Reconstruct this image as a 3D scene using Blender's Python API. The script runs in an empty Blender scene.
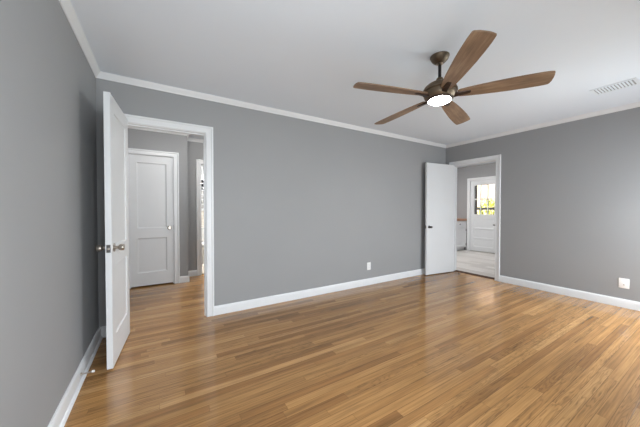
import bpy, bmesh, math, random
from mathutils import Vector, Matrix

# ------------------------------------------------------------------ camera
C = bpy.context.scene.collection
SC = bpy.context.scene
PI = math.pi
cam_d = bpy.data.cameras.new('camera')
cam_d.sensor_width = 36.0
cam_d.lens = 263.0 / 640.0 * 36.0
cam_d.clip_start = 0.02
cam = bpy.data.objects.new('camera', cam_d)
cam.location = (0.0, 0.0, 1.2)
cam.rotation_euler = (math.radians(90 - 0.893), 0.0, math.radians(-31.45))
C.objects.link(cam)
SC.camera = cam

# ------------------------------------------------------------------ world, sun, daylight, exposure
SC.view_settings.view_transform = 'Standard'
SC.view_settings.look = 'None'
SC.view_settings.gamma = 1.0
SC.view_settings.use_curve_mapping = False
SC.view_settings.exposure = 0.08

world = bpy.data.worlds.new('sky')
SC.world = world
world.use_nodes = True
wn = world.node_tree
wn.nodes.clear()
w_out = wn.nodes.new('ShaderNodeOutputWorld')
w_bg = wn.nodes.new('ShaderNodeBackground')
w_sky = wn.nodes.new('ShaderNodeTexSky')
w_sky.sky_type = 'HOSEK_WILKIE'
w_sky.turbidity = 3.0
w_sky.sun_direction = (-0.45, 0.35, 0.82)
w_bg.inputs['Strength'].default_value = 1.5
wn.links.new(w_sky.outputs['Color'], w_bg.inputs['Color'])
wn.links.new(w_bg.outputs['Background'], w_out.inputs['Surface'])

def light(name, kind, energy, loc, rot=(0, 0, 0), size=None, color=(1, 1, 1)):
    d = bpy.data.lights.new(name, kind)
    d.energy = energy
    d.color = color
    if kind == 'AREA':
        d.shape = 'RECTANGLE'
        d.size, d.size_y = size
    o = bpy.data.objects.new(name, d)
    o.location = loc
    o.rotation_euler = rot
    C.objects.link(o)
    return o

sun = light('sun', 'SUN', 23.0, (0, 0, 10))
sun.data.angle = math.radians(1.0)
sun.rotation_euler = Vector((0.45, -0.35, -0.82)).to_track_quat('-Z', 'Y').to_euler()
# area lamps standing in for daylight at three unseen front windows behind the camera
WIN = [(-0.05, 1.05), (1.75, 2.85), (3.45, 4.55)]
WZ0, WZ1 = 0.25, 2.0
# per window: one lamp stands in for skylight coming down, one for light off the ground
SKY_W = [74.0, 3.0, 74.0, 66.0]
GROUND_W = [16.0, 1.0, 1.0, 1.0]
FRONT = -0.45
RW0, RW1 = -0.36, 0.52                       # unseen window added in the right wall, to light the left wall
WSPOT = [((a + b) / 2, FRONT - 0.16, 0.0, b - a) for a, b in WIN] + [(4.845 + 0.16, (RW0 + RW1) / 2, 90.0, RW1 - RW0)]
for (wx, wy, wr, ww), es, eg in zip(WSPOT, SKY_W, GROUND_W):
    for nm, e, tilt, colr in (('window_daylight', es, 35.0, (0.90, 0.957, 1.0)), ('ground_light', eg, -35.0, (0.92, 0.965, 1.0))):
        light(nm, 'AREA', e, (wx, wy, (WZ0 + WZ1) / 2), (math.radians(90 - tilt), 0, math.radians(wr)), (ww - 0.06, WZ1 - WZ0 - 0.06), colr)
LAMP_FAN = 45.0
LAMP_HALL = 6.0
HALL_W = 19.0
FILL_KITCHEN = 235.0
FILL_BATH = 260.0

# ------------------------------------------------------------------ materials
def s2l(c):
    return tuple((v / 12.92 if v <= 0.04045 else ((v + 0.055) / 1.055) ** 2.4) for v in [k / 255.0 for k in c]) + (1.0,)

class NT:
    def __init__(self, name):
        self.m = bpy.data.materials.new(name)
        self.m.use_nodes = True
        self.t = self.m.node_tree
        self.t.nodes.clear()
        self.out = self.t.nodes.new('ShaderNodeOutputMaterial')
        self.p = self.t.nodes.new('ShaderNodeBsdfPrincipled')
        self.t.links.new(self.p.outputs[0], self.out.inputs[0])
    def n(self, kind, **kw):
        nd = self.t.nodes.new(kind)
        for k, v in kw.items():
            setattr(nd, k, v)
        return nd
    def put(self, sock, v):
        if isinstance(v, bpy.types.NodeSocket):
            self.t.links.new(v, sock)
        else:
            sock.default_value = v
    def math(self, op, a, b=0.0, c=0.0):
        nd = self.n('ShaderNodeMath', operation=op)
        self.put(nd.inputs[0], a); self.put(nd.inputs[1], b); self.put(nd.inputs[2], c)
        return nd.outputs[0]
    def noise(self, vec, scale, detail=3.0, rough=0.5, dist=0.0):
        nd = self.n('ShaderNodeTexNoise')
        self.put(nd.inputs['Vector'], vec)
        nd.inputs['Scale'].default_value = scale
        nd.inputs['Detail'].default_value = detail
        nd.inputs['Roughness'].default_value = rough
        nd.inputs['Distortion'].default_value = dist
        return nd.outputs['Fac']
    def coord(self):
        return self.n('ShaderNodeTexCoord').outputs['Object']
    def xyz(self, v):
        s = self.n('ShaderNodeSeparateXYZ'); self.put(s.inputs[0], v)
        return s.outputs[0], s.outputs[1], s.outputs[2]
    def comb(self, x, y, z):
        s = self.n('ShaderNodeCombineXYZ')
        self.put(s.inputs[0], x); self.put(s.inputs[1], y); self.put(s.inputs[2], z)
        return s.outputs[0]
    def ramp(self, fac, stops):
        r = self.n('ShaderNodeValToRGB')
        self.put(r.inputs[0], fac)
        e = r.color_ramp.elements
        while len(e) < len(stops):
            e.new(0.5)
        for el, (p, c) in zip(e, stops):
            el.position = p; el.color = c
        return r.outputs[0]
    def mix(self, fac, a, b, mode='MIX'):
        m = self.n('ShaderNodeMix', data_type='RGBA', blend_type=mode)
        self.put(m.inputs[0], fac); self.put(m.inputs[6], a); self.put(m.inputs[7], b)
        return m.outputs[2]
    def bump(self, h, strength=0.2, dist=0.01):
        b = self.n('ShaderNodeBump')
        b.inputs['Strength'].default_value = strength
        b.inputs['Distance'].default_value = dist
        self.put(b.inputs['Height'], h)
        self.t.links.new(b.outputs[0], self.p.inputs['Normal'])

def plain(name, col, rough=0.5, metal=0.0, var=0.04, scale=6.0, bump=0.0, bscale=300.0, spec=0.5):
    t = NT(name)
    co = t.coord()
    f = t.noise(co, scale, 4.0)
    c = s2l(col)
    lo = tuple(max(0, v * (1 - var)) for v in c[:3]) + (1,)
    hi = tuple(min(1, v * (1 + var)) for v in c[:3]) + (1,)
    t.put(t.p.inputs['Base Color'], t.ramp(f, [(0.3, lo), (0.7, hi)]))
    t.p.inputs['Roughness'].default_value = rough
    t.p.inputs['Metallic'].default_value = metal
    t.p.inputs['Specular IOR Level'].default_value = spec
    if bump:
        t.bump(t.noise(co, bscale, 2.0), bump, 0.002)
    return t.m

def emit(name, col, strength):
    t = NT(name)
    t.p.inputs['Base Color'].default_value = (0.9, 0.9, 0.9, 1)
    t.p.inputs['Emission Color'].default_value = col + (1,)
    t.p.inputs['Emission Strength'].default_value = strength
    return t.m

def plank_mat(name, width, length, stops, rough, grain=1.0, seam=0.45, axis='x', bump=0.15):
    t = NT(name)
    x, y, z = t.xyz(t.coord())
    if axis == 'y':
        x, y = y, x
    row = t.math('FLOOR', t.math('DIVIDE', y, width))
    wn1 = t.n('ShaderNodeTexWhiteNoise', noise_dimensions='1D'); t.put(wn1.inputs['W'], row)
    r1 = wn1.outputs['Value']
    ln = t.math('MULTIPLY_ADD', r1, length * 0.6, length * 0.7)
    xo = t.math('ADD', t.math('DIVIDE', x, ln), t.math('MULTIPLY', r1, 37.3))
    idx = t.math('FLOOR', xo)
    wn2 = t.n('ShaderNodeTexWhiteNoise', noise_dimensions='2D')
    t.put(wn2.inputs['Vector'], t.comb(row, idx, 0.0))
    r2 = wn2.outputs['Value']
    base = t.ramp(r2, stops)
    shift = t.math('MULTIPLY', r2, 91.0)
    # fine straight grain
    g1 = t.noise(t.comb(t.math('MULTIPLY', x, 2.2), t.math('MULTIPLY_ADD', y, 95.0, shift), shift), 1.0, 4.0, 0.6)
    # wide cathedral figure
    wob = t.noise(t.comb(t.math('MULTIPLY', x, 1.1), t.math('MULTIPLY', y, 13.0), shift), 1.0, 3.0)
    ph = t.math('MULTIPLY_ADD', wob, 22.0, t.math('MULTIPLY', y, 60.0))
    cath = t.math('POWER', t.math('MULTIPLY_ADD', t.math('SINE', t.math('MULTIPLY', ph, 5.0)), 0.5, 0.5), 3.0)
    sel = t.math('GREATER_THAN', t.math('FRACT', t.math('MULTIPLY', r2, 7.77)), 0.62)
    blot = t.noise(t.comb(t.math('MULTIPLY', x, 1.6), t.math('MULTIPLY', y, 7.0), t.math('MULTIPLY', shift, 0.1)), 1.0, 4.0, 0.6)
    st = t.noise(t.comb(t.math('MULTIPLY', x, 0.9), t.math('MULTIPLY_ADD', y, 34.0, shift), shift), 1.0, 3.0, 0.55)
    v = t.math('MULTIPLY_ADD', t.math('SUBTRACT', g1, 0.5), 1.25 * grain, 1.0)
    v = t.math('ADD', v, t.math('MULTIPLY', t.math('SUBTRACT', st, 0.5), 0.8 * grain))
    v = t.math('SUBTRACT', v, t.math('MULTIPLY', t.math('MULTIPLY', cath, sel), 0.26 * grain))
    v = t.math('ADD', v, t.math('MULTIPLY', t.math('SUBTRACT', blot, 0.5), 0.6 * grain))
    mk = t.noise(t.comb(t.math('MULTIPLY', x, 2.4), t.math('MULTIPLY', y, 26.0), t.math('MULTIPLY', shift, 0.37)), 1.0, 2.0, 0.5)
    v = t.math('SUBTRACT', v, t.math('MULTIPLY', t.math('MINIMUM', t.math('MAXIMUM', t.math('MULTIPLY', t.math('SUBTRACT', mk, 0.66), 9.0), 0.0), 1.0), 0.3 * grain))
    # seams
    fy = t.math('FRACT', t.math('DIVIDE', y, width))
    ey = t.math('MINIMUM', fy, t.math('SUBTRACT', 1.0, fy))
    sy = t.math('LESS_THAN', t.math('MULTIPLY', ey, width), 0.0013)
    fx = t.math('FRACT', xo)
    ex = t.math('MULTIPLY', t.math('MINIMUM', fx, t.math('SUBTRACT', 1.0, fx)), ln)
    sx = t.math('LESS_THAN', ex, 0.0012)
    sm = t.math('MAXIMUM', sy, t.math('MULTIPLY', sx, 0.6))
    v = t.math('MULTIPLY', v, t.math('SUBTRACT', 1.0, t.math('MULTIPLY', sm, seam)))
    col = t.mix(1.0, base, t.comb(v, v, v), 'MULTIPLY')
    t.put(t.p.inputs['Base Color'], col)
    rn = t.noise(t.coord(), 3.0, 3.0)
    t.put(t.p.inputs['Roughness'], t.math('MULTIPLY_ADD', rn, 0.08, rough - 0.04))
    t.p.inputs['IOR'].default_value = 1.5
    t.bump(t.math('SUBTRACT', t.math('MULTIPLY', g1, 0.35), sm), bump, 0.0006)
    return t.m

def glass_mat(name, tint=(1, 1, 1), refl=0.06):
    m = bpy.data.materials.new(name)
    m.use_nodes = True
    t = m.node_tree
    t.nodes.clear()
    o = t.nodes.new('ShaderNodeOutputMaterial')
    a = t.nodes.new('ShaderNodeBsdfTransparent'); a.inputs[0].default_value = tint + (1,)
    g = t.nodes.new('ShaderNodeBsdfGlossy'); g.inputs['Roughness'].default_value = 0.02
    x = t.nodes.new('ShaderNodeMixShader'); x.inputs[0].default_value = refl
    t.links.new(a.outputs[0], x.inputs[1]); t.links.new(g.outputs[0], x.inputs[2]); t.links.new(x.outputs[0], o.inputs[0])
    return m

def brick_mat(name, c1, c2, mortar, bw, bh, ms, axis, rough=0.8, spec=0.5, offset=0.5):
    t = NT(name)
    x, y, z = t.xyz(t.coord())
    v = t.comb(x if axis == 'x' else y, z if axis != 'z' else x, 0.0)
    b = t.n('ShaderNodeTexBrick')
    b.offset = offset
    t.put(b.inputs['Vector'], v)
    b.inputs['Color1'].default_value = s2l(c1); b.inputs['Color2'].default_value = s2l(c2)
    b.inputs['Mortar'].default_value = s2l(mortar)
    b.inputs['Scale'].default_value = 1.0
    b.inputs['Brick Width'].default_value = bw; b.inputs['Row Height'].default_value = bh
    b.inputs['Mortar Size'].default_value = ms
    t.put(t.p.inputs['Base Color'], b.outputs['Color'])
    t.p.inputs['Roughness'].default_value = rough
    t.bump(b.outputs['Fac'], -0.3, 0.003)
    return t.m

def wood_local(name, dark, mid, lite, rough=0.55, bands=55.0, spec=0.5):
    t = NT(name)
    x, y, z = t.xyz(t.coord())
    g = t.noise(t.comb(t.math('MULTIPLY', x, 3.0), t.math('MULTIPLY', y, bands), t.math('MULTIPLY', z, bands)), 1.0, 5.0, 0.65, 0.4)
    b = t.noise(t.comb(t.math('MULTIPLY', x, 4.0), t.math('MULTIPLY', y, 9.0), z), 1.0, 3.0)
    f = t.math('MULTIPLY_ADD', b, 0.5, t.math('MULTIPLY', g, 0.6))
    t.put(t.p.inputs['Base Color'], t.ramp(f, [(0.32, s2l(dark)), (0.55, s2l(mid)), (0.75, s2l(lite))]))
    t.p.inputs['Roughness'].default_value = rough
    t.p.inputs['Specular IOR Level'].default_value = spec
    t.bump(g, 0.1, 0.001)
    return t.m

M = {}
M['wall'] = plain('grey wall paint', (149, 150, 151), 0.62, var=0.012, scale=1.5, bump=0.05, bscale=220)
M['ceiling'] = plain('ceiling paint', (224, 231.5, 240), 0.9, var=0.008, scale=1.0, bump=0.04, bscale=160)
M['trim'] = plain('white trim paint', (221, 223, 225), 0.35, var=0.01, scale=4.0)
M['door'] = plain('white door paint', (214, 216, 218), 0.4, var=0.01, scale=3.0)
M['oak'] = plank_mat('oak strip floor', 0.0572, 1.5,
                     [(0.0, s2l((136, 97, 57))), (0.25, s2l((152, 112, 68))), (0.75, s2l((163, 122, 76))), (1.0, s2l((176, 135, 88)))], 0.15, seam=0.5)
M['kitchen_floor'] = plank_mat('pale grey plank tile', 0.16, 1.1,
                     [(0.0, s2l((176, 170, 164))), (0.5, s2l((196, 191, 186))), (1.0, s2l((208, 204, 200)))], 0.3, grain=0.5, seam=0.25, axis='y')
M['bath_floor'] = plain('cream stone tile floor', (222, 212, 198), 0.25, var=0.05)
M['threshold'] = wood_local('dark stained threshold', (52, 33, 25), (70, 46, 35), (88, 60, 46), 0.7, spec=0.12)
M['blade'] = wood_local('weathered brown blade wood', (90, 71, 56), (130, 105, 83), (160, 135, 110), 0.5)
M['bronze'] = plain('aged bronze metal', (104, 90, 74), 0.42, 0.7, var=0.18, scale=14)
M['dark_bronze'] = plain('dark bronze metal', (66, 52, 44), 0.4, 0.7, var=0.15, scale=20)
M['rod'] = plain('dark rod metal', (52, 48, 48), 0.35, 0.6)
M['nickel'] = plain('brushed nickel', (176, 168, 158), 0.28, 1.0, var=0.05, scale=30)
M['dark_nickel'] = plain('dark pewter metal', (110, 108, 106), 0.35, 0.9, var=0.05, scale=30)
M['plastic'] = plain('white outlet plastic', (238, 238, 238), 0.35, var=0.005)
M['slot'] = plain('dark slot', (40, 40, 42), 0.6)
M['vent'] = plain('white enamelled vent metal', (222, 229, 236), 0.4, var=0.01)
M['rubber'] = plain('white rubber', (225, 222, 218), 0.6)
M['fan_lens'] = emit('lit frosted lens', (1.0, 0.985, 0.96), LAMP_FAN)
M['hall_lens'] = emit('lit hall lens', (1.0, 0.98, 0.95), LAMP_HALL)
M['recess_lens'] = emit('lit recess lens', (1.0, 0.98, 0.95), 110.0)
M['kitchen_lens'] = emit('lit kitchen lens', (1.0, 0.98, 0.96), FILL_KITCHEN)
M['bath_lens'] = emit('lit bath lens', (1.0, 0.98, 0.95), FILL_BATH)
M['cabinet'] = plain('white cabinet paint', (232, 233, 235), 0.35, var=0.01)
M['butcher'] = wood_local('butcher block wood', (150, 106, 82), (178, 132, 104), (200, 156, 126), 0.4)
M['black_metal'] = plain('black iron', (36, 34, 34), 0.5, 0.4)
M['glass'] = glass_mat('window glass')
M['dark_glass'] = plain('dark mirror glass', (26, 28, 34), 0.05, 0.0, spec=0.8)
M['tile'] = brick_mat('cream subway tile', (232, 226, 216), (222, 214, 202), (200, 194, 186), 0.15, 0.075, 0.004, 'x', 0.2)
M['porcelain'] = plain('white porcelain', (236, 234, 230), 0.12, var=0.005)
M['brick'] = brick_mat('peach brick', (230, 192, 166), (218, 174, 148), (234, 206, 188), 0.22, 0.075, 0.01, 'y')
M['leaf'] = plain('yellow green leaf', (176, 186, 44), 0.55, var=0.35, scale=5)
M['stem'] = plain('brown stem', (94, 74, 52), 0.8)
M['grass'] = plain('lawn ground', (120, 132, 70), 0.95, var=0.2, scale=3)
M['rail'] = plain('dark painted rail', (20, 17, 16), 0.6)
M['deck'] = plain('grey porch concrete', (170, 165, 158), 0.9, var=0.06)
M['dark_void'] = plain('unlit closet paint', (150, 150, 150), 0.8)  # plain mid grey, close to the room's wall colour

# ------------------------------------------------------------------ mesh helpers
def bx(bm, x0, x1, y0, y1, z0, z1, bev=0.0, seg=2):
    r = bmesh.ops.create_cube(bm, size=1.0)
    vs = r['verts']
    for v in vs:
        v.co = Vector(((x0 + x1) / 2 + v.co.x * (x1 - x0), (y0 + y1) / 2 + v.co.y * (y1 - y0), (z0 + z1) / 2 + v.co.z * (z1 - z0)))
    if bev > 0:
        es = list({e for v in vs for e in v.link_edges})
        bmesh.ops.bevel(bm, geom=es, offset=bev, segments=seg, affect='EDGES', profile=0.5)

def lathe(bm, prof, seg=32, mat=None, cap0=True, cap1=True):
    rings = []
    for r, z in prof:
        ring = []
        for k in range(seg):
            a = 2 * PI * k / seg
            co = Vector((r * math.cos(a), r * math.sin(a), z))
            ring.append(bm.verts.new(mat @ co if mat else co))
        rings.append(ring)
    for i in range(len(rings) - 1):
        for k in range(seg):
            bm.faces.new((rings[i][k], rings[i][(k + 1) % seg], rings[i + 1][(k + 1) % seg], rings[i + 1][k]))
    if cap0: bm.faces.new(list(reversed(rings[0])))
    if cap1: bm.faces.new(rings[-1])

def strip(bm, rows, closed=False, caps=False):
    """skin a list of rows (each a list of points)"""
    vr = [[bm.verts.new(p) for p in row] for row in rows]
    n = len(vr)
    for i in range(n if closed else n - 1):
        a, b = vr[i], vr[(i + 1) % n]
        for k in range(len(a) - 1):
            bm.faces.new((a[k], a[k + 1], b[k + 1], b[k]))
    if caps:
        bm.faces.new(vr[0]); bm.faces.new(list(reversed(vr[-1])))

def obj(name, bm, mat, parent=None, loc=(0, 0, 0), rot=(0, 0, 0), smooth=None, kind=None, label=None):
    bmesh.ops.recalc_face_normals(bm, faces=bm.faces)
    me = bpy.data.meshes.new(name)
    bm.to_mesh(me); bm.free()
    for m_ in (mat if isinstance(mat, (list, tuple)) else [mat]):
        me.materials.append(m_)
    if smooth is not None:
        me.polygons.foreach_set('use_smooth', [True] * len(me.polygons))
        me.set_sharp_from_angle(angle=math.radians(smooth))
    o = bpy.data.objects.new(name, me)
    o.location = loc; o.rotation_euler = rot
    if parent: o.parent = parent
    C.objects.link(o)
    if kind: o['kind'] = kind
    if label: o['label'] = label
    return o

def thing(name, label, cat, loc, rot=(0, 0, 0), group=None):
    o = bpy.data.objects.new(name, None)
    o.empty_display_size = 0.1
    o.location = loc; o.rotation_euler = rot
    o['label'] = label; o['category'] = cat
    if group: o['group'] = group
    C.objects.link(o)
    return o

def tag(o, label, cat, group=None):
    o['label'] = label; o['category'] = cat
    if group: o['group'] = group
    return o

def boxes(name, mat, lst, kind='structure', bev=0.0, **kw):
    bm = bmesh.new()
    for b in lst:
        bx(bm, *b, bev=bev)
    return obj(name, bm, mat, kind=kind, **kw)

# ------------------------------------------------------------------ room shell
L, R, BACK, CEIL = -0.488, 4.845, 3.155, 2.462
WT = 0.125                                   # wall thickness
BK = BACK + WT                               # hall face of the back wall
RK = R + WT                                  # kitchen face of the right wall
# clear openings
A0, A1, AH = -0.276, 0.443, 2.038            # to the hall, in the back wall
B0, B1, BH = 2.245, 2.992, 2.035             # to the kitchen, in the right wall
HALLV, RECU, RECV = 4.85, 0.405, 5.21        # hall closet wall, its corner, recess wall
HL, HR = -1.6, 1.55
KD, KB, K0 = 7.72, 4.97, 1.6                 # kitchen: door wall, cabinet wall, near wall

boxes('floor', M['oak'], [(L, R + 0.075, FRONT, BACK + 0.02, -0.06, 0.0), (HL, HR, BACK + 0.02, RECV + 0.11, -0.06, 0.0)])
boxes('floor_kitchen', M['kitchen_floor'], [(R + 0.125, KD, K0, KB, -0.06, 0.0)])
boxes('floor_bathroom', M['bath_floor'], [(0.3, 2.2, RECV + 0.11, 7.4, -0.06, 0.001)])
boxes('ceiling', M['ceiling'], [(L - 0.2, R + 0.06, FRONT - 0.1, BACK + 0.06, CEIL, CEIL + 0.1)])
boxes('ceiling_hall', M['ceiling'], [(HL - 0.1, HR + 0.8, BACK + 0.06, 7.5, CEIL, CEIL + 0.1)])
boxes('ceiling_kitchen', M['ceiling'], [(R + 0.06, KD + 0.15, K0 - 0.1, KB + 0.1, CEIL, CEIL + 0.1)])

J = 0.02
boxes('wall_back', M['wall'], [(L, A0 - J, BACK, BK, 0, CEIL), (A1 + J, RK, BACK, BK, 0, CEIL), (A0 - J, A1 + J, BACK, BK, AH + J, CEIL)])
boxes('wall_left', M['wall'], [(L - 0.12, L, FRONT - 0.12, BK, 0, CEIL)])
boxes('wall_right', M['wall'], [(R, RK, FRONT - 0.12, RW0, 0, CEIL), (R, RK, RW1, B0 - J, 0, CEIL), (R, RK, RW0, RW1, 0, WZ0), (R, RK, RW0, RW1, WZ1, CEIL), (R, RK, B1 + J, BACK, 0, CEIL), (R, RK, B0 - J, B1 + J, BH + J, CEIL)])
fw = [(L, WIN[0][0], 0, CEIL), (WIN[0][1], WIN[1][0], 0, CEIL), (WIN[1][1], WIN[2][0], 0, CEIL), (WIN[2][1], R, 0, CEIL)]
fl = [(a, b, FRONT - 0.12, FRONT, c, d) for a, b, c, d in fw]
for a, b in WIN:
    fl += [(a, b, FRONT - 0.12, FRONT, 0, WZ0), (a, b, FRONT - 0.12, FRONT, WZ1, CEIL)]
boxes('wall_front', M['wall'], fl)

# hall, closet, bathroom, kitchen walls
D0, D1, DH = -0.385, 0.198, 2.035            # closet door opening
boxes('wall_hall', M['wall'], [(HL, D0 - J, HALLV, HALLV + 0.11, 0, CEIL), (D1 + J, RECU, HALLV, HALLV + 0.11, 0, CEIL),
                               (D0 - J, D1 + J, HALLV, HALLV + 0.11, DH + J, CEIL)])
E0, E1, EH = 0.652, 1.36, 2.02               # bathroom opening
boxes('wall_recess', M['wall'], [(RECU - 0.1, RECU, HALLV + 0.11, RECV + 0.11, 0, CEIL), (RECU, E0 - J, RECV, RECV + 0.11, 0, CEIL), (E1 + J, HR, RECV, RECV + 0.11, 0, CEIL),
                                 (E0 - J, E1 + J, RECV, RECV + 0.11, EH + J, CEIL)])
boxes('wall_hall_end', M['wall'], [(HL - 0.1, HL, BK, RECV + 0.11, 0, CEIL), (HR, HR + 0.1, BK, RECV + 0.11, 0, CEIL)])
boxes('wall_hall_near', M['wall'], [(HL, L - 0.12, BK - 0.1, BK, 0, CEIL)])
boxes('wall_closet', M['dark_void'], [(HL, RECU - 0.1, RECV + 0.01, RECV + 0.11, 0, CEIL)])
boxes('wall_bathroom', M['wall'], [(0.2, 0.3, RECV + 0.11, 7.4, 0, CEIL), (2.2, 2.3, RECV + 0.11, 7.4, 0, CEIL), (HR + 0.1, 2.2, RECV, RECV + 0.11, 0, CEIL)])
BV = 6.9
boxes('wall_bathroom_back', M['wall'], [(0.3, 2.2, BV, BV + 0.1, 1.2, CEIL)])
boxes('wall_bathroom_tile', M['tile'], [(0.3, 2.2, BV, BV + 0.1, 0, 1.2)])
GV0, GV1, GZ0, GZ1 = 3.545, 4.25, 0.012, 2.02   # exterior door slab in the kitchen
boxes('wall_kitchen', M['wall'], [(KD, KD + 0.14, K0, GV0 - 0.02, 0, CEIL), (KD, KD + 0.14, GV1 + 0.02, KB, 0, CEIL), (KD, KD + 0.14, GV0 - 0.02, GV1 + 0.02, GZ1 + 0.02, CEIL)])
boxes('wall_kitchen_side', M['wall'], [(RK - 0.12, KD + 0.14, KB, KB + 0.1, 0, CEIL), (RK, KD + 0.14, K0 - 0.1, K0, 0, CEIL), (RK - 0.1, RK, BK, KB, 0, CEIL)])

# ------------------------------------------------------------------ trim
CAS = [(0.005, 0.0), (0.005, 0.009), (0.011, 0.012), (0.016, 0.010), (0.048, 0.012), (0.056, 0.012), (0.061, 0.019), (0.075, 0.020), (0.079, 0.016), (0.079, 0.0)]

def casing(name, a0, a1, h, place, jamb, prof=CAS):
    """door trim: place(a, d, z) -> point, d = out of the wall; jamb = (d0, d1) depth range of the jamb boards"""
    bm = bmesh.new()
    rows = [[place(a0 - t, d, 0.0) for t, d in prof], [place(a0 - t, d, h + t) for t, d in prof],
            [place(a1 + t, d, h + t) for t, d in prof], [place(a1 + t, d, 0.0) for t, d in prof]]
    strip(bm, rows)
    def jb(x0, x1, z0, z1, d0, d1):
        p, q = place(x0, d0, z0), place(x1, d1, z1)
        bx(bm, min(p[0], q[0]), max(p[0], q[0]), min(p[1], q[1]), max(p[1], q[1]), z0, z1)
    if jamb:
        d0, d1 = jamb
        jb(a0 - J, a0, 0, h, d0, d1); jb(a1, a1 + J, 0, h, d0, d1); jb(a0 - J, a1 + J, h, h + J, d0, d1)
        # door stop bead inside the jamb
        dm = d1 - 0.04
        jb(a0, a0 + 0.011, 0, h - 0.011, dm - 0.035, dm); jb(a1 - 0.011, a1, 0, h - 0.011, dm - 0.035, dm); jb(a0, a1, h - 0.011, h, dm - 0.035, dm)
    return obj(name, bm, M['trim'], kind='structure', smooth=30)

casing('trim_1', A0, A1, AH, lambda a, d, z: (a, BACK - d, z), (-WT, 0.0))
casing('trim_2', B0, B1, BH, lambda a, d, z: (R - d, a, z), (-WT, 0.0))
casing('trim_3', D0, D1, DH, lambda a, d, z: (a, HALLV - d, z), (-0.11, 0.0))
casing('trim_4', E0, E1, EH, lambda a, d, z: (a, RECV - d, z), (-0.11, 0.0))
casing('trim_5', GV0 - 0.003, GV1 + 0.003, GZ1 + 0.003, lambda a, d, z: (KD - d, a, z), (-0.14, 0.0))
casing('trim_6', A0, A1, AH, lambda a, d, z: (a, BK + d, z), None)
casing('trim_7', B0, B1, BH, lambda a, d, z: (RK + d, a, z), None)

CR = [(0.0, -0.052), (0.007, -0.052), (0.010, -0.044), (0.016, -0.036), (0.028, -0.020), (0.034, -0.012), (0.036, -0.006), (0.040, -0.004), (0.040, 0.0)]
def crown(name, p, q, n, prof=CR, m0=1, m1=1):
    """p->q along the wall foot, n = into the room; mitred at both ends when m = 1"""
    p, q, n = Vector(p), Vector(q), Vector(n)
    u = (q - p).normalized()
    bm = bmesh.new()
    strip(bm, [[(p + n * d + u * d * m0) + Vector((0, 0, CEIL + z)) for d, z in prof],
               [(q + n * d - u * d * m1) + Vector((0, 0, CEIL + z)) for d, z in prof]])
    return obj(name, bm, M['trim'], kind='structure', smooth=35)
crown('trim_8', (L, BACK, 0), (R, BACK, 0), (0, -1, 0))
crown('trim_9', (L, FRONT, 0), (L, BACK, 0), (1, 0, 0))
crown('trim_10', (R, FRONT, 0), (R, BACK, 0), (-1, 0, 0))
crown('trim_11', (L, FRONT, 0), (R, FRONT, 0), (0, 1, 0))
crown('trim_12', (RECU, RECV, 0), (HR, RECV, 0), (0, -1, 0))
crown('trim_13', (HL, HALLV, 0), (RECU, HALLV, 0), (0, -1, 0), m1=-1)
crown('trim_14', (RECU, HALLV, 0), (RECU, RECV, 0), (1, 0, 0), m0=-1)

BP = [(0.0, 0.103), (0.005, 0.103), (0.009, 0.099), (0.0125, 0.088), (0.0145, 0.078), (0.0145, 0.0)]
BPL = [(0.0, 0.108), (0.006, 0.108), (0.010, 0.103), (0.014, 0.092), (0.016, 0.080), (0.016, 0.022), (0.022, 0.019), (0.028, 0.011), (0.030, 0.0)]
def base(name, p, q, n, prof=BP, m0=0, m1=0):
    p, q, n = Vector(p), Vector(q), Vector(n)
    u = (q - p).normalized()
    bm = bmesh.new()
    pr = prof + [(0.0, 0.0)]
    strip(bm, [[(p + n * d + u * d * m0) + Vector((0, 0, z)) for d, z in pr],
               [(q + n * d - u * d * m1) + Vector((0, 0, z)) for d, z in pr]], caps=True)
    return obj(name, bm, M['trim'], kind='structure', smooth=35)
CW = 0.079
base('baseboard_back', (A1 + CW, BACK, 0), (R, BACK, 0), (0, -1, 0), m1=1)
base('baseboard_back.001', (L, BACK, 0), (A0 - CW, BACK, 0), (0, -1, 0), m0=1)
base('baseboard_left', (L, FRONT, 0), (L, BACK, 0), (1, 0, 0), BPL, m1=0.5)
base('baseboard_right', (R, FRONT, 0), (R, B0 - CW, 0), (-1, 0, 0))
base('baseboard_front', (L, FRONT, 0), (R, FRONT, 0), (0, 1, 0))
base('baseboard_hall', (D1 + CW, HALLV, 0), (RECU, HALLV, 0), (0, -1, 0), m1=-1)
base('baseboard_hall.001', (HL, HALLV, 0), (D0 - CW, HALLV, 0), (0, -1, 0))
base('baseboard_recess', (RECU, RECV, 0), (E0 - CW, RECV, 0), (0, -1, 0))
base('baseboard_recess.001', (RECU, HALLV, 0), (RECU, RECV, 0), (1, 0, 0), m0=-1)
base('baseboard_kitchen', (KD, K0, 0), (KD, GV0 - 0.1, 0), (-1, 0, 0))

bm = bmesh.new()
strip(bm, [[(x, y, z) for x, z in ((R + 0.03, 0.0), (R + 0.033, 0.006), (R + 0.05, 0.010), (R + 0.13, 0.010), (R + 0.147, 0.006), (R + 0.15, 0.0))] for y in (B0, B1)], caps=True)
obj('trim_15', bm, M['threshold'], kind='structure', smooth=40)

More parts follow.
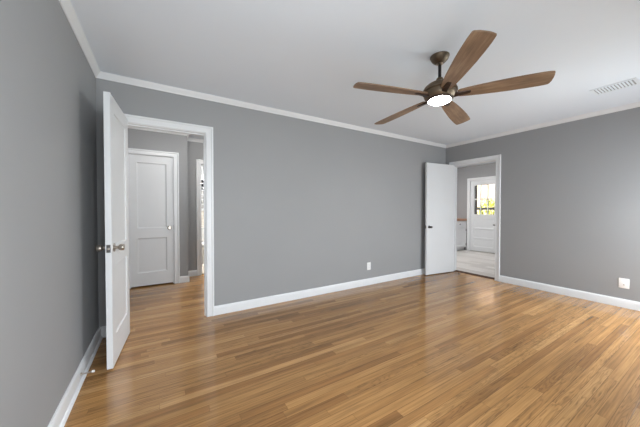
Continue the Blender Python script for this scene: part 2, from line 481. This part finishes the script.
# unseen windows, put into the front and right walls for daylight: x along the wall, y out of the room
def window(n, loc, rz, w):
    f = bpy.data.objects.new('window_%d' % n, None); C.objects.link(f); f['kind'] = 'structure'
    f.location = loc; f.rotation_euler = (0, 0, rz)
    s_, h_ = 0.045, WZ1 - WZ0
    a, b, zm = -w / 2, w / 2, h_ / 2
    bm = bmesh.new()
    bx(bm, a, a + s_, 0.03, 0.10, 0, h_); bx(bm, b - s_, b, 0.03, 0.10, 0, h_)
    bx(bm, a + s_, b - s_, 0.03, 0.10, 0, s_); bx(bm, a + s_, b - s_, 0.03, 0.10, h_ - s_, h_); bx(bm, a + s_, b - s_, 0.03, 0.10, zm - 0.025, zm + 0.025)
    obj('window_frame', bm, M['trim'], f)
    bm = bmesh.new()
    bx(bm, a + s_, b - s_, 0.063, 0.067, s_, zm - 0.025); bx(bm, a + s_, b - s_, 0.063, 0.067, zm + 0.025, h_ - s_)
    obj('pane', bm, M['glass'], f)
    bm = bmesh.new(); bx(bm, a - 0.04, b + 0.04, -0.05, 0.03, -0.025, 0.0, 0.004)
    obj('window_sill', bm, M['trim'], f)
for i, (a, b) in enumerate(WIN):
    window(i + 1, ((a + b) / 2, FRONT, WZ0), PI, b - a)
window(5, (R, (RW0 + RW1) / 2, WZ0), -PI / 2, RW1 - RW0)

# ------------------------------------------------------------------ doors
def slab(bm, w, h, t, panels, z0=0.0, rec=0.009, mold=0.016):
    """x = width, y = thickness, recessed panels (x0, x1, z0, z1) on both faces"""
    xs = sorted({0.0, w} | {p[0] for p in panels} | {p[1] for p in panels})
    zs = sorted({z0, h} | {p[2] for p in panels} | {p[3] for p in panels})
    for yf, sg in ((0.0, 1.0), (t, -1.0)):
        for i in range(len(xs) - 1):
            for k in range(len(zs) - 1):
                xm, zm = (xs[i] + xs[i + 1]) / 2, (zs[k] + zs[k + 1]) / 2
                if any(p[0] < xm < p[1] and p[2] < zm < p[3] for p in panels):
                    continue
                bm.faces.new([bm.verts.new(c) for c in ((xs[i], yf, zs[k]), (xs[i + 1], yf, zs[k]), (xs[i + 1], yf, zs[k + 1]), (xs[i], yf, zs[k + 1]))])
        for (a, b, c, d) in panels:
            o = [(a, yf, c), (b, yf, c), (b, yf, d), (a, yf, d)]
            m1 = mold * 0.35
            r1 = [(a + m1, yf + sg * rec * 0.75, c + m1), (b - m1, yf + sg * rec * 0.75, c + m1), (b - m1, yf + sg * rec * 0.75, d - m1), (a + m1, yf + sg * rec * 0.75, d - m1)]
            n = [(a + mold, yf + sg * rec, c + mold), (b - mold, yf + sg * rec, c + mold), (b - mold, yf + sg * rec, d - mold), (a + mold, yf + sg * rec, d - mold)]
            for q1, q2 in ((o, r1), (r1, n)):
                for k in range(4):
                    bm.faces.new([bm.verts.new(v) for v in (q1[k], q1[(k + 1) % 4], q2[(k + 1) % 4], q2[k])])
            bm.faces.new([bm.verts.new(v) for v in n])
    for q in (((0, 0, z0), (0, t, z0), (0, t, h), (0, 0, h)), ((w, 0, z0), (w, t, z0), (w, t, h), (w, 0, h)),
              ((0, 0, h), (w, 0, h), (w, t, h), (0, t, h)), ((0, 0, z0), (w, 0, z0), (w, t, z0), (0, t, z0))):
        bm.faces.new([bm.verts.new(v) for v in q])
    bmesh.ops.remove_doubles(bm, verts=bm.verts, dist=0.0002)

KNOB = [(0.032, 0.0), (0.032, 0.004), (0.028, 0.008), (0.015, 0.010), (0.0115, 0.014), (0.0115, 0.026), (0.016, 0.030), (0.0225, 0.034), (0.0248, 0.040), (0.0255, 0.050), (0.0250, 0.060), (0.0215, 0.065), (0.016, 0.066), (0.006, 0.064)]
def knob(parent, x, y, z, up, mat, k=1.0, depth=1.0, name='door_knob'):
    """up = +1 / -1: along local +y / -y"""
    bm = bmesh.new()
    lathe(bm, [(r * k, d * depth) for r, d in KNOB], 28)
    return obj(name, bm, mat, parent, (x, y, z), (-PI / 2 * up, 0, 0), smooth=40)

def hinges(parent, t, zs, x=0.0, y=-0.005):
    for z in zs:
        bm = bmesh.new()
        lathe(bm, [(0.004, -0.048), (0.006, -0.045), (0.006, 0.045), (0.004, 0.048)], 12)
        bx(bm, 0.0, 0.0015, 0.002, t * 0.8, -0.044, 0.044)
        obj('hinge', bm, M['nickel'], parent, (x, y, z), smooth=40)

# bedroom door, swung open against the left wall
w, h, t = 0.655, 2.048, 0.038
d1 = bpy.data.objects.new('door_1', None); C.objects.link(d1); d1['kind'] = 'structure'
d1.location = (-0.288, 3.122, 0.013)
d1.rotation_euler = (0, 0, math.atan2(-0.651, -0.052))
bm = bmesh.new()
slab(bm, w, h, t, [(0.115, w - 0.115, 0.22, 0.76), (0.115, w - 0.115, 0.905, h - 0.115)])
obj('door_slab', bm, M['door'], d1)
knob(d1, w - 0.066, t, 0.896, 1, M['nickel'])
knob(d1, w - 0.066, 0, 0.896, -1, M['nickel'])
bm = bmesh.new(); bx(bm, w - 0.0005, w + 0.0015, t / 2 - 0.0125, t / 2 + 0.0125, 0.867, 0.925, 0.0004, 1)
pl = obj('latch_plate', bm, M['dark_nickel'], d1, label='dark metal latch plate on the door edge')
bm = bmesh.new(); bx(bm, w + 0.001, w + 0.011, t / 2 - 0.007, t / 2 + 0.007, 0.888, 0.904, 0.002, 1)
obj('latch_bolt', bm, M['nickel'], pl)
hinges(d1, t, (0.20, 1.89), x=-0.003)

# flat slab door standing open beside the kitchen doorway
w2 = 0.707
d2 = bpy.data.objects.new('door_2', None); C.objects.link(d2); d2['kind'] = 'structure'
d2.location = (4.815, 2.989, 0.012)
d2.rotation_euler = (0, 0, math.atan2(0.086, -0.70))
bm = bmesh.new(); bx(bm, 0, w2, 0, 0.036, 0, 2.03, 0.0015, 1)
obj('door_slab', bm, M['door'], d2)
knob(d2, w2 - 0.065, 0.036, 0.87, 1, M['dark_nickel'], 0.8)
knob(d2, w2 - 0.065, 0, 0.87, -1, M['dark_nickel'], 0.75, 0.6)
bm = bmesh.new(); bx(bm, w2 - 0.0005, w2 + 0.0015, 0.006, 0.030, 0.842, 0.898, 0.0004, 1)
obj('latch_plate', bm, M['dark_nickel'], d2)
hinges(d2, 0.036, (0.25, 1.03, 1.80), x=-0.003)

# closet door in the hall
w3, t3 = D1 - D0 - 0.006, 0.035
d3 = bpy.data.objects.new('door_3', None); C.objects.link(d3); d3['kind'] = 'structure'
d3.location = (D0 + 0.003, HALLV + 0.012, 0.022)
bm = bmesh.new()
slab(bm, w3, 2.008, t3, [(0.095, w3 - 0.092, 0.20, 0.735), (0.095, w3 - 0.092, 0.89, 1.895)], rec=0.011, mold=0.02)
obj('door_slab', bm, M['door'], d3)
knob(d3, w3 - 0.055, 0, 0.885, -1, M['nickel'])
bm = bmesh.new(); bx(bm, w3 - 0.001, w3 + 0.004, -0.004, 0.006, 0.85, 0.92)
obj('latch_plate', bm, M['dark_nickel'], d3)

# exterior half-glazed door in the kitchen
d4 = bpy.data.objects.new('door_4', None); C.objects.link(d4); d4['kind'] = 'structure'
d4.location = (KD + 0.02, GV0, GZ0)
gw, gh, gt = GV1 - GV0, GZ1 - GZ0, 0.042
gy0, gy1, gz0, gz1 = 3.60 - GV0, 4.165 - GV0, 1.035, 1.885
bm = bmesh.new()
pn = [(0.09, gw - 0.09, 0.66, 0.925), (0.09, gw - 0.09, 0.385, 0.625), (0.09, gw - 0.09, 0.13, 0.345)]
slab(bm, gw, gh, gt, pn + [(gy0, gy1, gz0, gz1)], rec=0.012, mold=0.014)
# cut the glazed opening: drop the two recessed faces there
dead = [f for f in bm.faces if abs(f.normal.y) > 0.9 and gy0 + 0.01 < f.calc_center_median().x < gy1 - 0.01 and gz0 + 0.01 < f.calc_center_median().z < gz1 - 0.01 and f.calc_area() > 0.2]
bmesh.ops.delete(bm, geom=dead, context='FACES')
bmesh.ops.rotate(bm, verts=bm.verts, cent=(0, 0, 0), matrix=Matrix.Rotation(PI / 2, 3, 'Z'))
for v in bm.verts: v.co.x += gt
obj('door_slab', bm, M['door'], d4)
bm = bmesh.new()
for k in (1, 2):
    y = gy0 + (gy1 - gy0) * k / 3
    bx(bm, 0.006, gt - 0.006, y - 0.011, y + 0.011, gz0, gz1, 0.003, 1)
zmid = gz0 + 0.52 * (gz1 - gz0)
bx(bm, 0.006, gt - 0.006, gy0, gy1, zmid - 0.012, zmid + 0.012, 0.003, 1)
obj('muntin', bm, M['door'], d4)
bm = bmesh.new(); bx(bm, gt / 2 - 0.002, gt / 2 + 0.002, gy0 + 0.005, gy1 - 0.005, gz0 + 0.005, gz1 - 0.005)
obj('pane', bm, M['glass'], d4)
bm = bmesh.new(); lathe(bm, [(r * 0.8, d * 0.8) for r, d in KNOB], 24)
obj('door_knob', bm, M['dark_nickel'], d4, (0, 0.06, 0.77), (0, -PI / 2, 0), smooth=40)

# ------------------------------------------------------------------ ceiling fan
fan = thing('ceiling_fan', 'five-blade brown wood ceiling fan with bronze motor and lit round lens', 'ceiling fan', (1.986, 1.353, CEIL + 0.006), (math.radians(-1.9), math.radians(2.4), 0))
bm = bmesh.new()
lathe(bm, [(0.070, -0.003), (0.074, -0.005), (0.075, -0.010), (0.072, -0.018), (0.064, -0.036), (0.050, -0.052), (0.034, -0.064), (0.024, -0.070)], 40)
can = obj('canopy', bm, M['bronze'], fan, smooth=40)
bm = bmesh.new(); lathe(bm, [(0.026, -0.066), (0.026, -0.072), (0.017, -0.078), (0.0135, -0.080)], 24)
obj('canopy_collar', bm, M['nickel'], can, smooth=40)
bm = bmesh.new(); lathe(bm, [(0.0125, -0.07), (0.0125, -0.205)], 20)
obj('downrod', bm, M['rod'], fan, smooth=40)
bm = bmesh.new()
lathe(bm, [(0.020, -0.188), (0.025, -0.192), (0.028, -0.202), (0.030, -0.214), (0.042, -0.223), (0.062, -0.232), (0.088, -0.243), (0.108, -0.256),
           (0.122, -0.272), (0.129, -0.288), (0.130, -0.296), (0.134, -0.299), (0.134, -0.306), (0.124, -0.310), (0.122, -0.332), (0.116, -0.348), (0.104, -0.360), (0.099, -0.366)], 48)
obj('motor_housing', bm, M['bronze'], fan, smooth=35)
bm = bmesh.new(); lathe(bm, [(0.098, -0.360), (0.100, -0.366), (0.098, -0.374), (0.093, -0.378), (0.086, -0.378)], 48)
obj('lamp_ring', bm, M['dark_bronze'], fan, smooth=35)
bm = bmesh.new(); lathe(bm, [(0.087, -0.370), (0.087, -0.378), (0.080, -0.383), (0.064, -0.387), (0.036, -0.390), (0.008, -0.391)], 48)
obj('light_lens', bm, M['fan_lens'], fan, smooth=60, label='lit white frosted lens')

def blade_mesh():
    bm = bmesh.new()
    prof = [(0.13, 0.034), (0.15, 0.040), (0.20, 0.048), (0.28, 0.056), (0.38, 0.063), (0.48, 0.068), (0.58, 0.070), (0.66, 0.069), (0.70, 0.0665)]
    up, lo = [], []
    for x, y in prof:
        up.append((x, y)); lo.append((x, -y))
    # small rounded corners, slightly bowed tip
    tip = [(0.716, 0.0655), (0.723, 0.062), (0.727, 0.055), (0.731, 0.03), (0.7325, 0.0), (0.731, -0.03), (0.727, -0.055), (0.723, -0.062), (0.716, -0.0655)]
    out = up + tip + list(reversed(lo))
    th = 0.0045
    top = [bm.verts.new((x, y, th)) for x, y in out]
    bot = [bm.verts.new((x, y, -th)) for x, y in out]
    f1 = bm.faces.new(top); f2 = bm.faces.new(list(reversed(bot)))
    n = len(out)
    for k in range(n):
        bm.faces.new((top[k], bot[k], bot[(k + 1) % n], top[(k + 1) % n]))
    es = [e for e in bm.edges if len({f for f in e.link_faces} & {f1, f2}) == 1]
    bmesh.ops.bevel(bm, geom=es, offset=0.0025, segments=2, affect='EDGES')
    return bm
def iron_mesh():
    bm = bmesh.new()
    pts = [(0.085, 0.027), (0.14, 0.024), (0.20, 0.020), (0.216, 0.017), (0.222, 0.010), (0.222, -0.010), (0.216, -0.017), (0.20, -0.020), (0.14, -0.024), (0.085, -0.027)]
    a = [bm.verts.new((x, y, -0.0045)) for x, y in pts]
    b = [bm.verts.new((x, y * 0.8, -0.0045 - 0.016 * max(0.2, 1 - (x - 0.085) / 0.17))) for x, y in pts]
    bm.faces.new(a); bm.faces.new(list(reversed(b)))
    for k in range(len(pts)):
        bm.faces.new((a[k], b[k], b[(k + 1) % len(pts)], a[(k + 1) % len(pts)]))
    return bm
bl0 = None
for k in range(5):
    rot = (math.radians(-12.1), 0, math.radians(16.25 + 72 * k))
    if bl0 is None:
        bl0 = obj('blade', blade_mesh(), M['blade'], fan, (0, 0, -0.337), rot, smooth=35)
        ir0 = obj('blade_bracket', iron_mesh(), M['dark_bronze'], bl0, smooth=35)
    else:
        b = bl0.copy(); C.objects.link(b); b.parent = fan; b.rotation_euler = rot
        i = ir0.copy(); C.objects.link(i); i.parent = b

# ------------------------------------------------------------------ vent, outlets, door stop
vent = thing('ceiling_vent', 'white slatted air vent set in the ceiling', 'vent', (4.015, 0.745, CEIL))
hx, hy = 0.115, 0.16
bm = bmesh.new()
for b in ((-hx, hx, -hy, -hy + 0.024), (-hx, hx, hy - 0.024, hy), (-hx, -hx + 0.024, -hy + 0.024, hy - 0.024), (hx - 0.024, hx, -hy + 0.024, hy - 0.024)):
    bx(bm, b[0], b[1], b[2], b[3], -0.006, 0.0, 0.002, 1)
obj('frame', bm, M['vent'], vent)
bm = bmesh.new()
n = 11
for k in range(n):
    y = -hy + 0.03 + (2 * hy - 0.06) * (k + 0.5) / n
    strip(bm, [[(x, y - 0.005, -0.001), (x, y + 0.006, -0.007), (x, y + 0.0072, -0.0065), (x, y - 0.0036, -0.0008)] for x in (-hx + 0.022, hx - 0.022)], caps=True)
obj('slats', bm, M['vent'], vent)
bm = bmesh.new(); bx(bm, -hx + 0.02, hx - 0.02, -hy + 0.02, hy - 0.02, -0.0008, -0.0002)
obj('duct_opening', bm, plain('vent shadow metal', (150, 152, 155), 0.7), vent)  # flat sheet whose grey stands for the shade between the slats

def plate(parent, hw, hh, mat):
    """x across, y out of the wall (towards -y), z up"""
    bm = bmesh.new(); bx(bm, -hw, hw, -0.006, 0.0, -hh, hh, 0.003, 2)
    return obj('cover_plate', bm, mat, parent, smooth=40)
out = thing('wall_outlet', 'white duplex power outlet low on the long grey wall', 'outlet', (2.84, BACK, 0.298))
plate(out, 0.037, 0.060, M['plastic'])
for zc in (0.02, -0.02):
    bm = bmesh.new(); lathe(bm, [(0.0172, 0.0), (0.0172, 0.0015), (0.0165, 0.002)], 24, Matrix.Translation((0, -0.0058, zc)) @ Matrix.Rotation(PI / 2, 4, 'X'))
    rc = obj('socket', bm, M['plastic'], out)
    bm = bmesh.new()
    bx(bm, -0.0075, -0.0055, -0.0082, -0.0077, zc - 0.002, zc + 0.008); bx(bm, 0.0055, 0.0075, -0.0082, -0.0077, zc - 0.002, zc + 0.007)
    lathe(bm, [(0.0026, 0.0), (0.0026, 0.0004)], 12, Matrix.Translation((0, -0.0078, zc - 0.009)) @ Matrix.Rotation(PI / 2, 4, 'X'))
    obj('slot', bm, M['slot'], rc)
bm = bmesh.new(); lathe(bm, [(0.003, 0.0), (0.003, 0.001)], 12, Matrix.Translation((0, -0.006, 0)) @ Matrix.Rotation(PI / 2, 4, 'X'))
obj('screw', bm, M['nickel'], out)

cb = thing('wall_plate', 'square white cable plate low on the right wall', 'wall plate', (R, 0.793, 0.296), (0, 0, -PI / 2))
plate(cb, 0.044, 0.060, M['plastic'])
bm = bmesh.new(); lathe(bm, [(0.0065, 0.0), (0.0065, 0.003), (0.0045, 0.003), (0.0045, 0.009), (0.002, 0.009)], 14, Matrix.Translation((0, -0.006, -0.018)) @ Matrix.Rotation(PI / 2, 4, 'X'))
obj('cable_jack', bm, M['nickel'], cb, smooth=40)
for z in (0.042, -0.042):
    bm = bmesh.new()
    lathe(bm, [(0.003, 0.0), (0.003, 0.001)], 12, Matrix.Translation((0, -0.006, z)) @ Matrix.Rotation(PI / 2, 4, 'X'))
    obj('screw', bm, M['plastic'], cb)

ds = thing('door_stop', 'small spring door stop with white tip on the left baseboard', 'door stop', (L + 0.016, 2.40, 0.06))
RX = Matrix.Rotation(PI / 2, 4, 'Y')
bm = bmesh.new(); lathe(bm, [(0.011, 0.0), (0.011, 0.003), (0.006, 0.006), (0.0045, 0.006)], 16, RX)
obj('mount', bm, M['nickel'], ds, smooth=40)
bm = bmesh.new()
rows = []
turns, sp = 16, 6
pts = [Vector((0.006 + 0.054 * k / (turns * 10), 0.0042 * math.cos(2 * PI * k / 10), 0.0042 * math.sin(2 * PI * k / 10))) for k in range(turns * 10 + 1)]
for k, p in enumerate(pts):
    tn = (pts[min(k + 1, len(pts) - 1)] - pts[max(k - 1, 0)]).normalized()
    a = tn.orthogonal().normalized(); b = tn.cross(a)
    a = Vector((1, 0, 0)).cross(tn).normalized(); b = tn.cross(a)
    rows.append([p + (a * math.cos(2 * PI * j / sp) + b * math.sin(2 * PI * j / sp)) * 0.0014 for j in range(sp + 1)])
strip(bm, rows)
obj('spring', bm, M['nickel'], ds, smooth=60)
bm = bmesh.new(); lathe(bm, [(0.0055, 0.058), (0.0085, 0.060), (0.0085, 0.070), (0.0065, 0.075), (0.002, 0.076)], 16, RX)
obj('rubber_tip', bm, M['rubber'], ds, smooth=40)

# ------------------------------------------------------------------ unseen lamps of the side rooms, put in for their light
def flush_lamp(label, loc, lens, r=0.15):
    t_ = thing('ceiling_light', label, 'ceiling light', loc)
    bm = bmesh.new(); lathe(bm, [(r + 0.015, 0.0), (r + 0.015, -0.025), (r, -0.03), (r - 0.005, -0.03)], 32)
    obj('lamp_base', bm, M['nickel'], t_, smooth=40)
    bm = bmesh.new(); lathe(bm, [(r * 0.96, -0.026), (r * 0.95, -0.045), (r * 0.8, -0.064), (r * 0.45, -0.076), (r * 0.07, -0.08)], 32)
    obj('lamp_lens', bm, lens, t_, smooth=60)
flush_lamp('small lit ceiling light in the hall just beyond the open panelled door', (0.08, 3.51, CEIL), M['hall_lens'], 0.05)
light('hall_bulb', 'POINT', HALL_W, (0.08, 3.51, CEIL - 0.105), color=(1.0, 0.98, 0.95)).data.shadow_soft_size = 0.012
flush_lamp('round lit ceiling light in the hall recess before the bathroom door', (1.1, 4.35, CEIL), M['recess_lens'], 0.1)  # added lamp, lifts the recess that the hall bulb leaves dim
flush_lamp('round lit ceiling light in the kitchen before the glazed door', (6.0, 3.9, CEIL), M['kitchen_lens'])  # added lamp out of view, brightens the kitchen
flush_lamp('round lit ceiling light in the tiled bathroom', (1.2, 6.1, CEIL), M['bath_lens'])  # added lamp out of view, brightens the bathroom glimpse

# ------------------------------------------------------------------ kitchen cabinets
def base_cabinet(label, x0, x1, hinge_right=True):
    y0, y1, H = 4.36, KB, 0.868
    t_ = thing('base_cabinet', label, 'cabinet', (x0, y0, 0), group=None)
    W = x1 - x0
    bm = bmesh.new()
    bx(bm, 0, W, 0.0, y1 - y0 - 0.002, 0.09, H); bx(bm, 0, W, 0.06, y1 - y0 - 0.002, 0.0, 0.09)
    obj('body', bm, M['cabinet'], t_)
    bm = bmesh.new(); bx(bm, 0.035, W - 0.035, -0.018, 0.0, 0.70, 0.845, 0.004, 2)
    dr = obj('drawer', bm, M['cabinet'], t_)
    bm = bmesh.new(); lathe(bm, [(0.007, 0.0), (0.006, 0.014), (0.013, 0.019), (0.014, 0.026), (0.006, 0.030)], 16, Matrix.Translation((W / 2, -0.018, 0.775)) @ Matrix.Rotation(PI / 2, 4, 'X'))
    obj('drawer_knob', bm, M['black_metal'], dr, smooth=40)
    bm = bmesh.new()
    slab(bm, W - 0.07, 0.555, 0.018, [(0.05, W - 0.12, 0.05, 0.505)], rec=0.006)
    for v in bm.verts: v.co += Vector((0.035, -0.0185, 0.11))
    dd = obj('cabinet_door', bm, M['cabinet'], t_)
    xk, xh = (0.065, W - 0.035) if hinge_right else (W - 0.065, 0.035)
    bm = bmesh.new(); lathe(bm, [(0.007, 0.0), (0.006, 0.014), (0.013, 0.019), (0.014, 0.026), (0.006, 0.030)], 16, Matrix.Translation((xk, -0.018, 0.615)) @ Matrix.Rotation(PI / 2, 4, 'X'))
    obj('door_knob', bm, M['black_metal'], dd, smooth=40)
    for z in (0.60, 0.18):
        bm = bmesh.new(); bx(bm, xh - 0.014, xh + 0.016, -0.021, -0.001, z - 0.03, z + 0.03, 0.002, 1)
        lathe(bm, [(0.005, -0.034), (0.005, 0.034)], 10, Matrix.Translation((xh, -0.021, z)))
        obj('hinge', bm, M['black_metal'], dd)
base_cabinet('white kitchen base cabinet against the wall beside the glazed door', 6.98, 7.717)
base_cabinet('white kitchen base cabinet further left from the glazed door', 6.27, 6.975, False)
bm = bmesh.new()
bx(bm, 6.25, KD - 0.003, 4.33, KB - 0.002, 0.868, 0.928, 0.004, 2)
ct = tag(obj('countertop', bm, M['butcher']), 'brown wood countertop on the white kitchen cabinets', 'countertop')
bm = bmesh.new(); bx(bm, 6.25, KD - 0.003, KB - 0.022, KB - 0.002, 0.928, 1.06, 0.003, 1)
obj('backsplash', bm, M['butcher'], ct)

# ------------------------------------------------------------------ bathroom
wf = bpy.data.objects.new('window_4', None); C.objects.link(wf); wf['kind'] = 'structure'
bm = bmesh.new()
X0, X1, Z0, Z1 = 0.78, 1.5, 1.17, 2.03
ZT, ZS = 1.905, 1.735
for b in ((X0, X0 + 0.05, Z0, Z1), (X1 - 0.05, X1, Z0, Z1), (X0 + 0.05, X1 - 0.05, ZT, Z1), (X0 + 0.05, X1 - 0.05, Z0, Z0 + 0.05)):
    bx(bm, b[0], b[1], BV - 0.03, BV - 0.001, b[2], b[3], 0.003, 1)
for x in (0.925, 1.05, 1.20, 1.35):
    bx(bm, x - 0.008, x + 0.008, BV - 0.026, BV - 0.001, Z0 + 0.05, ZT)
for z in (1.32, 1.44, 1.56, 1.66, 1.735, 1.82):
    bx(bm, X0 + 0.05, X1 - 0.05, BV - 0.026, BV - 0.001, z - 0.009, z + 0.009)
obj('window_frame', bm, M['trim'], wf)
bm = bmesh.new(); bx(bm, X0 + 0.05, X1 - 0.05, BV - 0.012, BV - 0.001, 1.66, ZT)
obj('pane', bm, M['dark_glass'], wf)
bm = bmesh.new(); bx(bm, X0 + 0.05, X1 - 0.05, BV - 0.012, BV - 0.001, Z0 + 0.05, 1.66)
obj('pane', bm, plain('frosted grey glass', (172, 172, 170), 0.3, var=0.6, scale=18), wf)

to = thing('toilet', 'white porcelain toilet glimpsed against the tiled bathroom wall', 'toilet', (0.86, BV - 0.01, 0.001))
bm = bmesh.new(); bx(bm, -0.21, 0.21, -0.19, 0.0, 0.40, 0.74, 0.02, 3)
tk = obj('tank', bm, M['porcelain'], to, smooth=40)
bm = bmesh.new(); bx(bm, -0.22, 0.22, -0.20, 0.0, 0.74, 0.775, 0.01, 2)
obj('tank_lid', bm, M['porcelain'], tk, smooth=40)
bm = bmesh.new(); bx(bm, -0.17, -0.11, -0.215, -0.19, 0.66, 0.675, 0.003, 1)
obj('flush_handle', bm, M['nickel'], tk, label='chrome flush handle')
bm = bmesh.new()
rows = []
for z, sx, sy, yc in ((0.0, 0.11, 0.20, -0.32), (0.03, 0.10, 0.19, -0.32), (0.14, 0.095, 0.17, -0.33), (0.24, 0.13, 0.20, -0.36), (0.33, 0.175, 0.235, -0.40), (0.385, 0.185, 0.245, -0.41), (0.40, 0.18, 0.24, -0.41)):
    rows.append([(sx * math.cos(a), yc + sy * math.sin(a), z) for a in [2 * PI * k / 32 for k in range(33)]])
strip(bm, rows)
bmesh.ops.remove_doubles(bm, verts=bm.verts, dist=0.0005)
bx(bm, -0.10, 0.10, -0.22, -0.02, 0.0, 0.40, 0.02, 2)
obj('bowl', bm, M['porcelain'], to, smooth=45)
bm = bmesh.new()
lathe(bm, [(1.0, 0.40), (1.03, 0.408), (1.03, 0.425), (0.98, 0.437), (0.2, 0.44)], 36, Matrix.Translation((0, -0.41, 0)) @ Matrix.Diagonal((0.182, 0.242, 1, 1)))
obj('seat_lid', bm, M['porcelain'], to, smooth=40)

# ------------------------------------------------------------------ outside the kitchen door
boxes('ground', M['grass'], [(KD + 0.14, 30, -10, 25, -0.5, -0.2)])
boxes('porch_slab', M['deck'], [(KD + 0.14, 9.3, 2.4, 6.4, -0.2, -0.02)])
rl = thing('porch_railing', 'dark porch railing seen through the glazed kitchen door', 'railing', (9.15, 2.47, -0.02))
bm = bmesh.new(); bx(bm, -0.03, 0.03, 0, 3.8, 1.205, 1.285, 0.004, 1)
obj('top_rail', bm, M['rail'], rl)
for y in (0.04, 2.43, 3.76):
    bm = bmesh.new(); bx(bm, -0.045, 0.045, y - (0.08 if y == 2.43 else 0.045), y + (0.08 if y == 2.43 else 0.045), 0, 2.55 if y == 2.43 else 1.3, 0.004, 1)
    obj('post', bm, M['rail'], rl)
bm = bmesh.new(); bx(bm, -0.02, 0.02, 0, 3.8, 0.12, 0.16)
obj('bottom_rail', bm, M['rail'], rl)

def bush(label, x, y, rx, ry, h, seed, n=1500):
    rng = random.Random(seed)
    t_ = thing('garden_shrub', label, 'shrub', (x, y, -0.2))
    bm = bmesh.new()
    for k in range(n):
        th, ph = rng.uniform(0, 2 * PI), math.acos(rng.uniform(-0.6, 1))
        r = rng.uniform(0.72, 1.05) * (1 + 0.12 * math.sin(3 * th + seed) * math.sin(4 * ph))
        p = Vector((rx * r * math.sin(ph) * math.cos(th), ry * r * math.sin(ph) * math.sin(th), h * 0.45 + h * 0.55 * r * math.cos(ph)))
        if p.z < 0.1: continue
        a = Vector((rng.gauss(0, 1), rng.gauss(0, 1), rng.gauss(0, 0.7))).normalized()
        b = a.orthogonal().normalized()
        b.rotate(Matrix.Rotation(rng.uniform(0, 2 * PI), 3, a))
        s = rng.uniform(0.05, 0.09)
        c = a.cross(b) * s * 0.15
        bm.faces.new([bm.verts.new(p + q) for q in (-b * s * 0.0, a * s * 0.5 + b * s * 0.35 + c, a * s * 1.2, a * s * 0.5 - b * s * 0.35 + c)])
    obj('foliage', bm, M['leaf'], t_)
    bm = bmesh.new()
    for k in range(7):
        a = 2 * PI * k / 7
        p0, p1 = Vector((0.05 * math.cos(a), 0.05 * math.sin(a), 0)), Vector((rx * 0.6 * math.cos(a), ry * 0.6 * math.sin(a), h * 0.75))
        ax = (p1 - p0).normalized(); u = ax.orthogonal().normalized(); v = ax.cross(u)
        strip(bm, [[p + (u * math.cos(2 * PI * j / 6) + v * math.sin(2 * PI * j / 6)) * r for j in range(7)] for p, r in ((p0, 0.022), (p1, 0.008))])
    obj('stems', bm, M['stem'], t_)
bush('yellow-green shrub behind the porch railing, left in the glazed door', 11.6, 6.75, 0.6, 0.48, 1.95, 3)
bush('yellow-green shrub behind the porch railing, middle of the glazed door', 11.8, 5.7, 0.6, 0.48, 1.85, 8)
bush('yellow-green shrub behind the porch railing, right in the glazed door', 11.6, 4.65, 0.6, 0.48, 1.9, 12)
nb = thing('brick_house', 'peach brick neighbouring house seen through the glazed kitchen door', 'house', (15.0, 3.0, -0.2))
bm = bmesh.new(); bx(bm, 0, 4.0, 0, 9.0, 0, 5.0)
obj('wall', bm, M['brick'], nb)
bm = bmesh.new()
strip(bm, [[(-0.4, y, 4.95), (2.0, y, 6.4), (4.4, y, 4.95), (4.4, y, 5.1), (2.0, y, 6.6), (-0.4, y, 5.1), (-0.4, y, 4.95)] for y in (-0.3, 9.3)])
obj('roof', bm, M['stem'], nb)
bm = bmesh.new()
for b in ((-0.05, 0.02, 5.2, 5.28, 1.2, 2.4), (-0.05, 0.02, 6.12, 6.2, 1.2, 2.4), (-0.05, 0.02, 5.28, 6.12, 1.2, 1.28), (-0.05, 0.02, 5.28, 6.12, 2.32, 2.4)):
    bx(bm, *b)
wfr = obj('window', bm, M['trim'], nb)
bm = bmesh.new(); bx(bm, -0.02, 0.01, 5.28, 6.12, 1.28, 2.32)
obj('pane', bm, M['dark_glass'], wfr)
